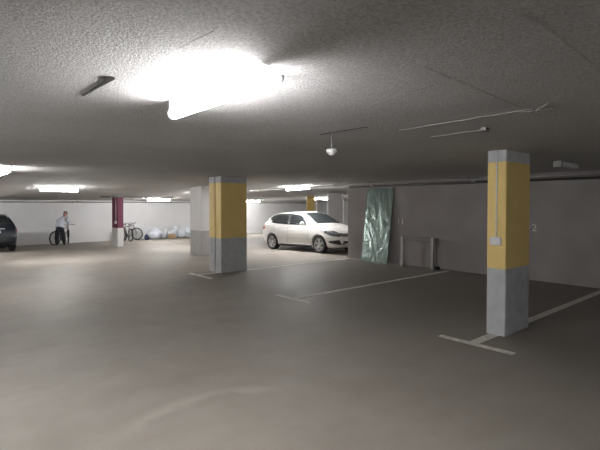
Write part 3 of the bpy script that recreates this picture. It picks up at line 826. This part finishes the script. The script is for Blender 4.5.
o = b.build('bag', M['navy']); o.location = (u_at(146.3, yb_), yb_, -drop(yb_))
tag(o, 'small navy bag on the floor between the bicycles and the largest sack', 'bag')

# ------------------------------------------------------------------ the person
def skin_mesh(name, verts, edges, m, parent=None, sub=2, root=0):
    """verts: (x, y, z, radius x, radius y)"""
    bm = bmesh.new(); lay = bm.verts.layers.skin.verify(); vs = [bm.verts.new(v[:3]) for v in verts]
    for a, c in edges: bm.edges.new((vs[a], vs[c]))
    for i, v in enumerate(vs):
        v[lay].radius = (verts[i][3], verts[i][4] if len(verts[i]) > 4 else verts[i][3]); v[lay].use_root = (i == root)
    me = bpy.data.meshes.new(name); bm.to_mesh(me); bm.free()
    o = bpy.data.objects.new(name, me); COL.objects.link(o)
    sk = o.modifiers.new('skin', 'SKIN'); sk.use_smooth_shade = True; sk.branch_smoothing = .6
    sb = o.modifiers.new('sub', 'SUBSURF'); sb.levels = sub; sb.render_levels = sub
    bpy.context.view_layer.update()
    dg = bpy.context.evaluated_depsgraph_get(); nm = bpy.data.meshes.new_from_object(o.evaluated_get(dg)); nm.name = name
    o.modifiers.clear(); o.data = nm; nm.materials.clear(); nm.materials.append(m)
    for p in nm.polygons: p.use_smooth = True; p.material_index = 0
    if parent: o.parent = parent
    return o
# local frame: +X to the right along the wall, +Y towards the wall, feet on z=0; back to us, bent over the handlebar on the right
yp = 25.05
per = empty('person', (u_at(59.6, yp), yp, -drop(yp)))
tag(per, 'person in pale shirt and dark trousers with back turned, bending over a bicycle', 'person')
pel = (-.02, 0, .92)
chest = (.16, .14, 1.30); neck = (.26, .20, 1.46); head = (.31, .25, 1.59)
body_v = [(*pel, .14, .11), (.05, .05, 1.08, .13, .11), (*chest, .16, .12), (*neck, .055, .055), (.29, .23, 1.53, .07, .08), (*head, .082, .095), (.33, .265, 1.67, .06, .07),
          (-.01, .10, 1.35, .055), (.0, .25, 1.12, .042), (.20, .40, .98, .032),                        # left arm
          (.32, .10, 1.35, .055), (.44, .19, 1.13, .042), (.46, .36, .97, .032),                        # right arm
          (-.10, 0, .86, .09), (-.13, .02, .48, .062), (-.145, -.04, .09, .042), (-.155, .09, .045, .042, .03),
          (.09, 0, .86, .09), (.17, .03, .48, .062), (.20, -.02, .09, .042), (.21, .11, .045, .042, .03)]
body_e = [(0, 1), (1, 2), (2, 3), (3, 4), (4, 5), (5, 6), (2, 7), (7, 8), (8, 9), (2, 10), (10, 11), (11, 12), (0, 13), (13, 14), (14, 15), (15, 16), (0, 17), (17, 18), (18, 19), (19, 20)]
def hand(base, d):
    """palm and five fingers closing over the bar, appended to the body skeleton"""
    i0 = len(body_v); bx, by, bz = body_v[base][:3]
    d = Vector(d).normalized(); side_ = d.cross(Vector((0, 0, 1))).normalized()
    palm = Vector((bx, by, bz))+d*.07; body_v.append((*palm, .030, .018)); body_e.append((base, i0))
    for k, (off, ln) in enumerate(((-.030, .072), (-.010, .080), (.010, .075), (.030, .060))):
        j = len(body_v); a = palm+d*.045+side_*off; c = a+d*ln*.5-Vector((0, 0, .015)); e2 = c+d*ln*.15-Vector((0, 0, ln*.45))
        for q, rr in ((a, .010), (c, .0095), (e2, .008)): body_v.append((*q, rr))
        body_e.extend([(i0, j), (j, j+1), (j+1, j+2)])
    j = len(body_v); a = palm-side_*.035+d*.005; c = a-side_*.02+d*.035-Vector((0, 0, .02))
    body_v.append((*a, .012)); body_v.append((*c, .010)); body_e.extend([(i0, j), (j, j+1)])
hand(9, (.35, .9, -.35)); hand(12, (.0, 1, -.25))
skin_mesh('body', body_v, body_e, M['skin'], per)
shirt_v = [(-.02, -.02, .82, .225, .18), (.04, .04, 1.08, .21, .17), (.15, .13, 1.32, .24, .18), (.225, .18, 1.43, .10, .10),
           (-.02, .10, 1.36, .10), (-.03, .25, 1.13, .078), (.13, .37, 1.01, .058),
           (.33, .10, 1.36, .10), (.45, .19, 1.14, .078), (.46, .34, .995, .058)]
skin_mesh('shirt', shirt_v, [(0, 1), (1, 2), (2, 3), (2, 4), (4, 5), (5, 6), (2, 7), (7, 8), (8, 9)], M['shirt'], per)
tr_v = [(-.0, 0, 1.04, .19, .155), (-.02, 0, .86, .21, .17), (-.10, 0, .76, .135), (-.13, .02, .48, .105), (-.145, -.02, .06, .092),
        (.11, 0, .76, .135), (.17, .03, .48, .105), (.20, 0, .06, .092)]
skin_mesh('trousers', tr_v, [(0, 1), (1, 2), (2, 3), (3, 4), (1, 5), (5, 6), (6, 7)], M['trouser'], per)
for sx_, sy_ in ((-.15, .0), (.205, .02)):
    b = MB(); e = bmesh.new(); bmesh.ops.create_uvsphere(e, u_segments=16, v_segments=10, radius=1)
    for v in e.verts: v.co = Vector((sx_+v.co.x*.05, sy_+.03+v.co.y*.14, .045+max(-.9, v.co.z)*.05))
    for f in e.faces: f.smooth = True
    b._join(e); b.build('shoe', M['shoe'], per)
hd = Vector(head)+Vector((.01, .008, .025)); dirn = (Vector((.33, .265, 1.67))-Vector(neck)).normalized()
b = MB(); e = bmesh.new(); bmesh.ops.create_uvsphere(e, u_segments=24, v_segments=16, radius=1)
for v in e.verts: v.co = Vector((v.co.x*.102, v.co.y*.112, v.co.z*.125))
kill = [v for v in e.verts if v.co.y > .045 and v.co.z < .045 or v.co.z < -.06]
bmesh.ops.delete(e, geom=kill, context='VERTS')
for f in e.faces: f.smooth = True
e.transform(Matrix.Translation(hd) @ dirn.to_track_quat('Z', 'Y').to_matrix().to_4x4() @ Matrix.Rotation(0, 4, 'Z'))
b._join(e); b.build('hair', M['hair'], per)
# face: nose, ears, eyes, mouth, turned down to the right
fd = Vector((.45, .75, -.3)).normalized(); fs_ = fd.cross(Vector((0, 0, 1))).normalized(); fu = fs_.cross(fd)
hc = Vector(head)
b = MB(); b.tube([hc+fd*.085+fu*.03, hc+fd*.115-fu*.005, hc+fd*.095-fu*.012], [.010, .014, .010], 8); b.build('nose', M['skin'], per)
for s in (-1, 1):
    b = MB(); b.lathe([(.003, -.008), (.026, 0), (.018, .008)], axis_matrix(hc+fs_*s*.088+fu*.005, fs_*s), 12); b.build('ear', M['skin'], per)
    b = MB(); b.lathe([(.004, -.004), (.012, 0), (.005, .005)], axis_matrix(hc+fd*.085+fs_*s*.033+fu*.028, fd), 10); b.build('eye', M['white_plastic'], per)
b = MB(); b.tube([hc+fd*.088-fs_*.025-fu*.045, hc+fd*.097-fu*.043, hc+fd*.088+fs_*.025-fu*.045], [.003, .006, .003], 6); b.build('mouth', M['red'], per)

# ------------------------------------------------------------------ world, camera
w = bpy.data.worlds.new('World'); S.world = w; w.use_nodes = True
w.node_tree.nodes['Background'].inputs['Color'].default_value = (.02, .02, .022, 1)
cam = bpy.data.cameras.new('camera'); co = bpy.data.objects.new('camera', cam); COL.objects.link(co)
cam.sensor_width = 36; cam.lens = 36*F/600; cam.clip_start = .05; cam.clip_end = 200
pitch = math.radians(1.2)
co.location = (0, 0, HC); co.rotation_euler = (PI/2-pitch, 0, math.atan2(CV, CU)-PI/2)
cam.shift_y = -(20-F*math.tan(pitch))/600
S.camera = co
S.view_settings.view_transform = 'Standard'; S.view_settings.look = 'None'; S.view_settings.gamma = 1
S.view_settings.use_curve_mapping = False
S.view_settings.exposure = 0.62
S.cycles.max_bounces = 8; S.cycles.diffuse_bounces = 5
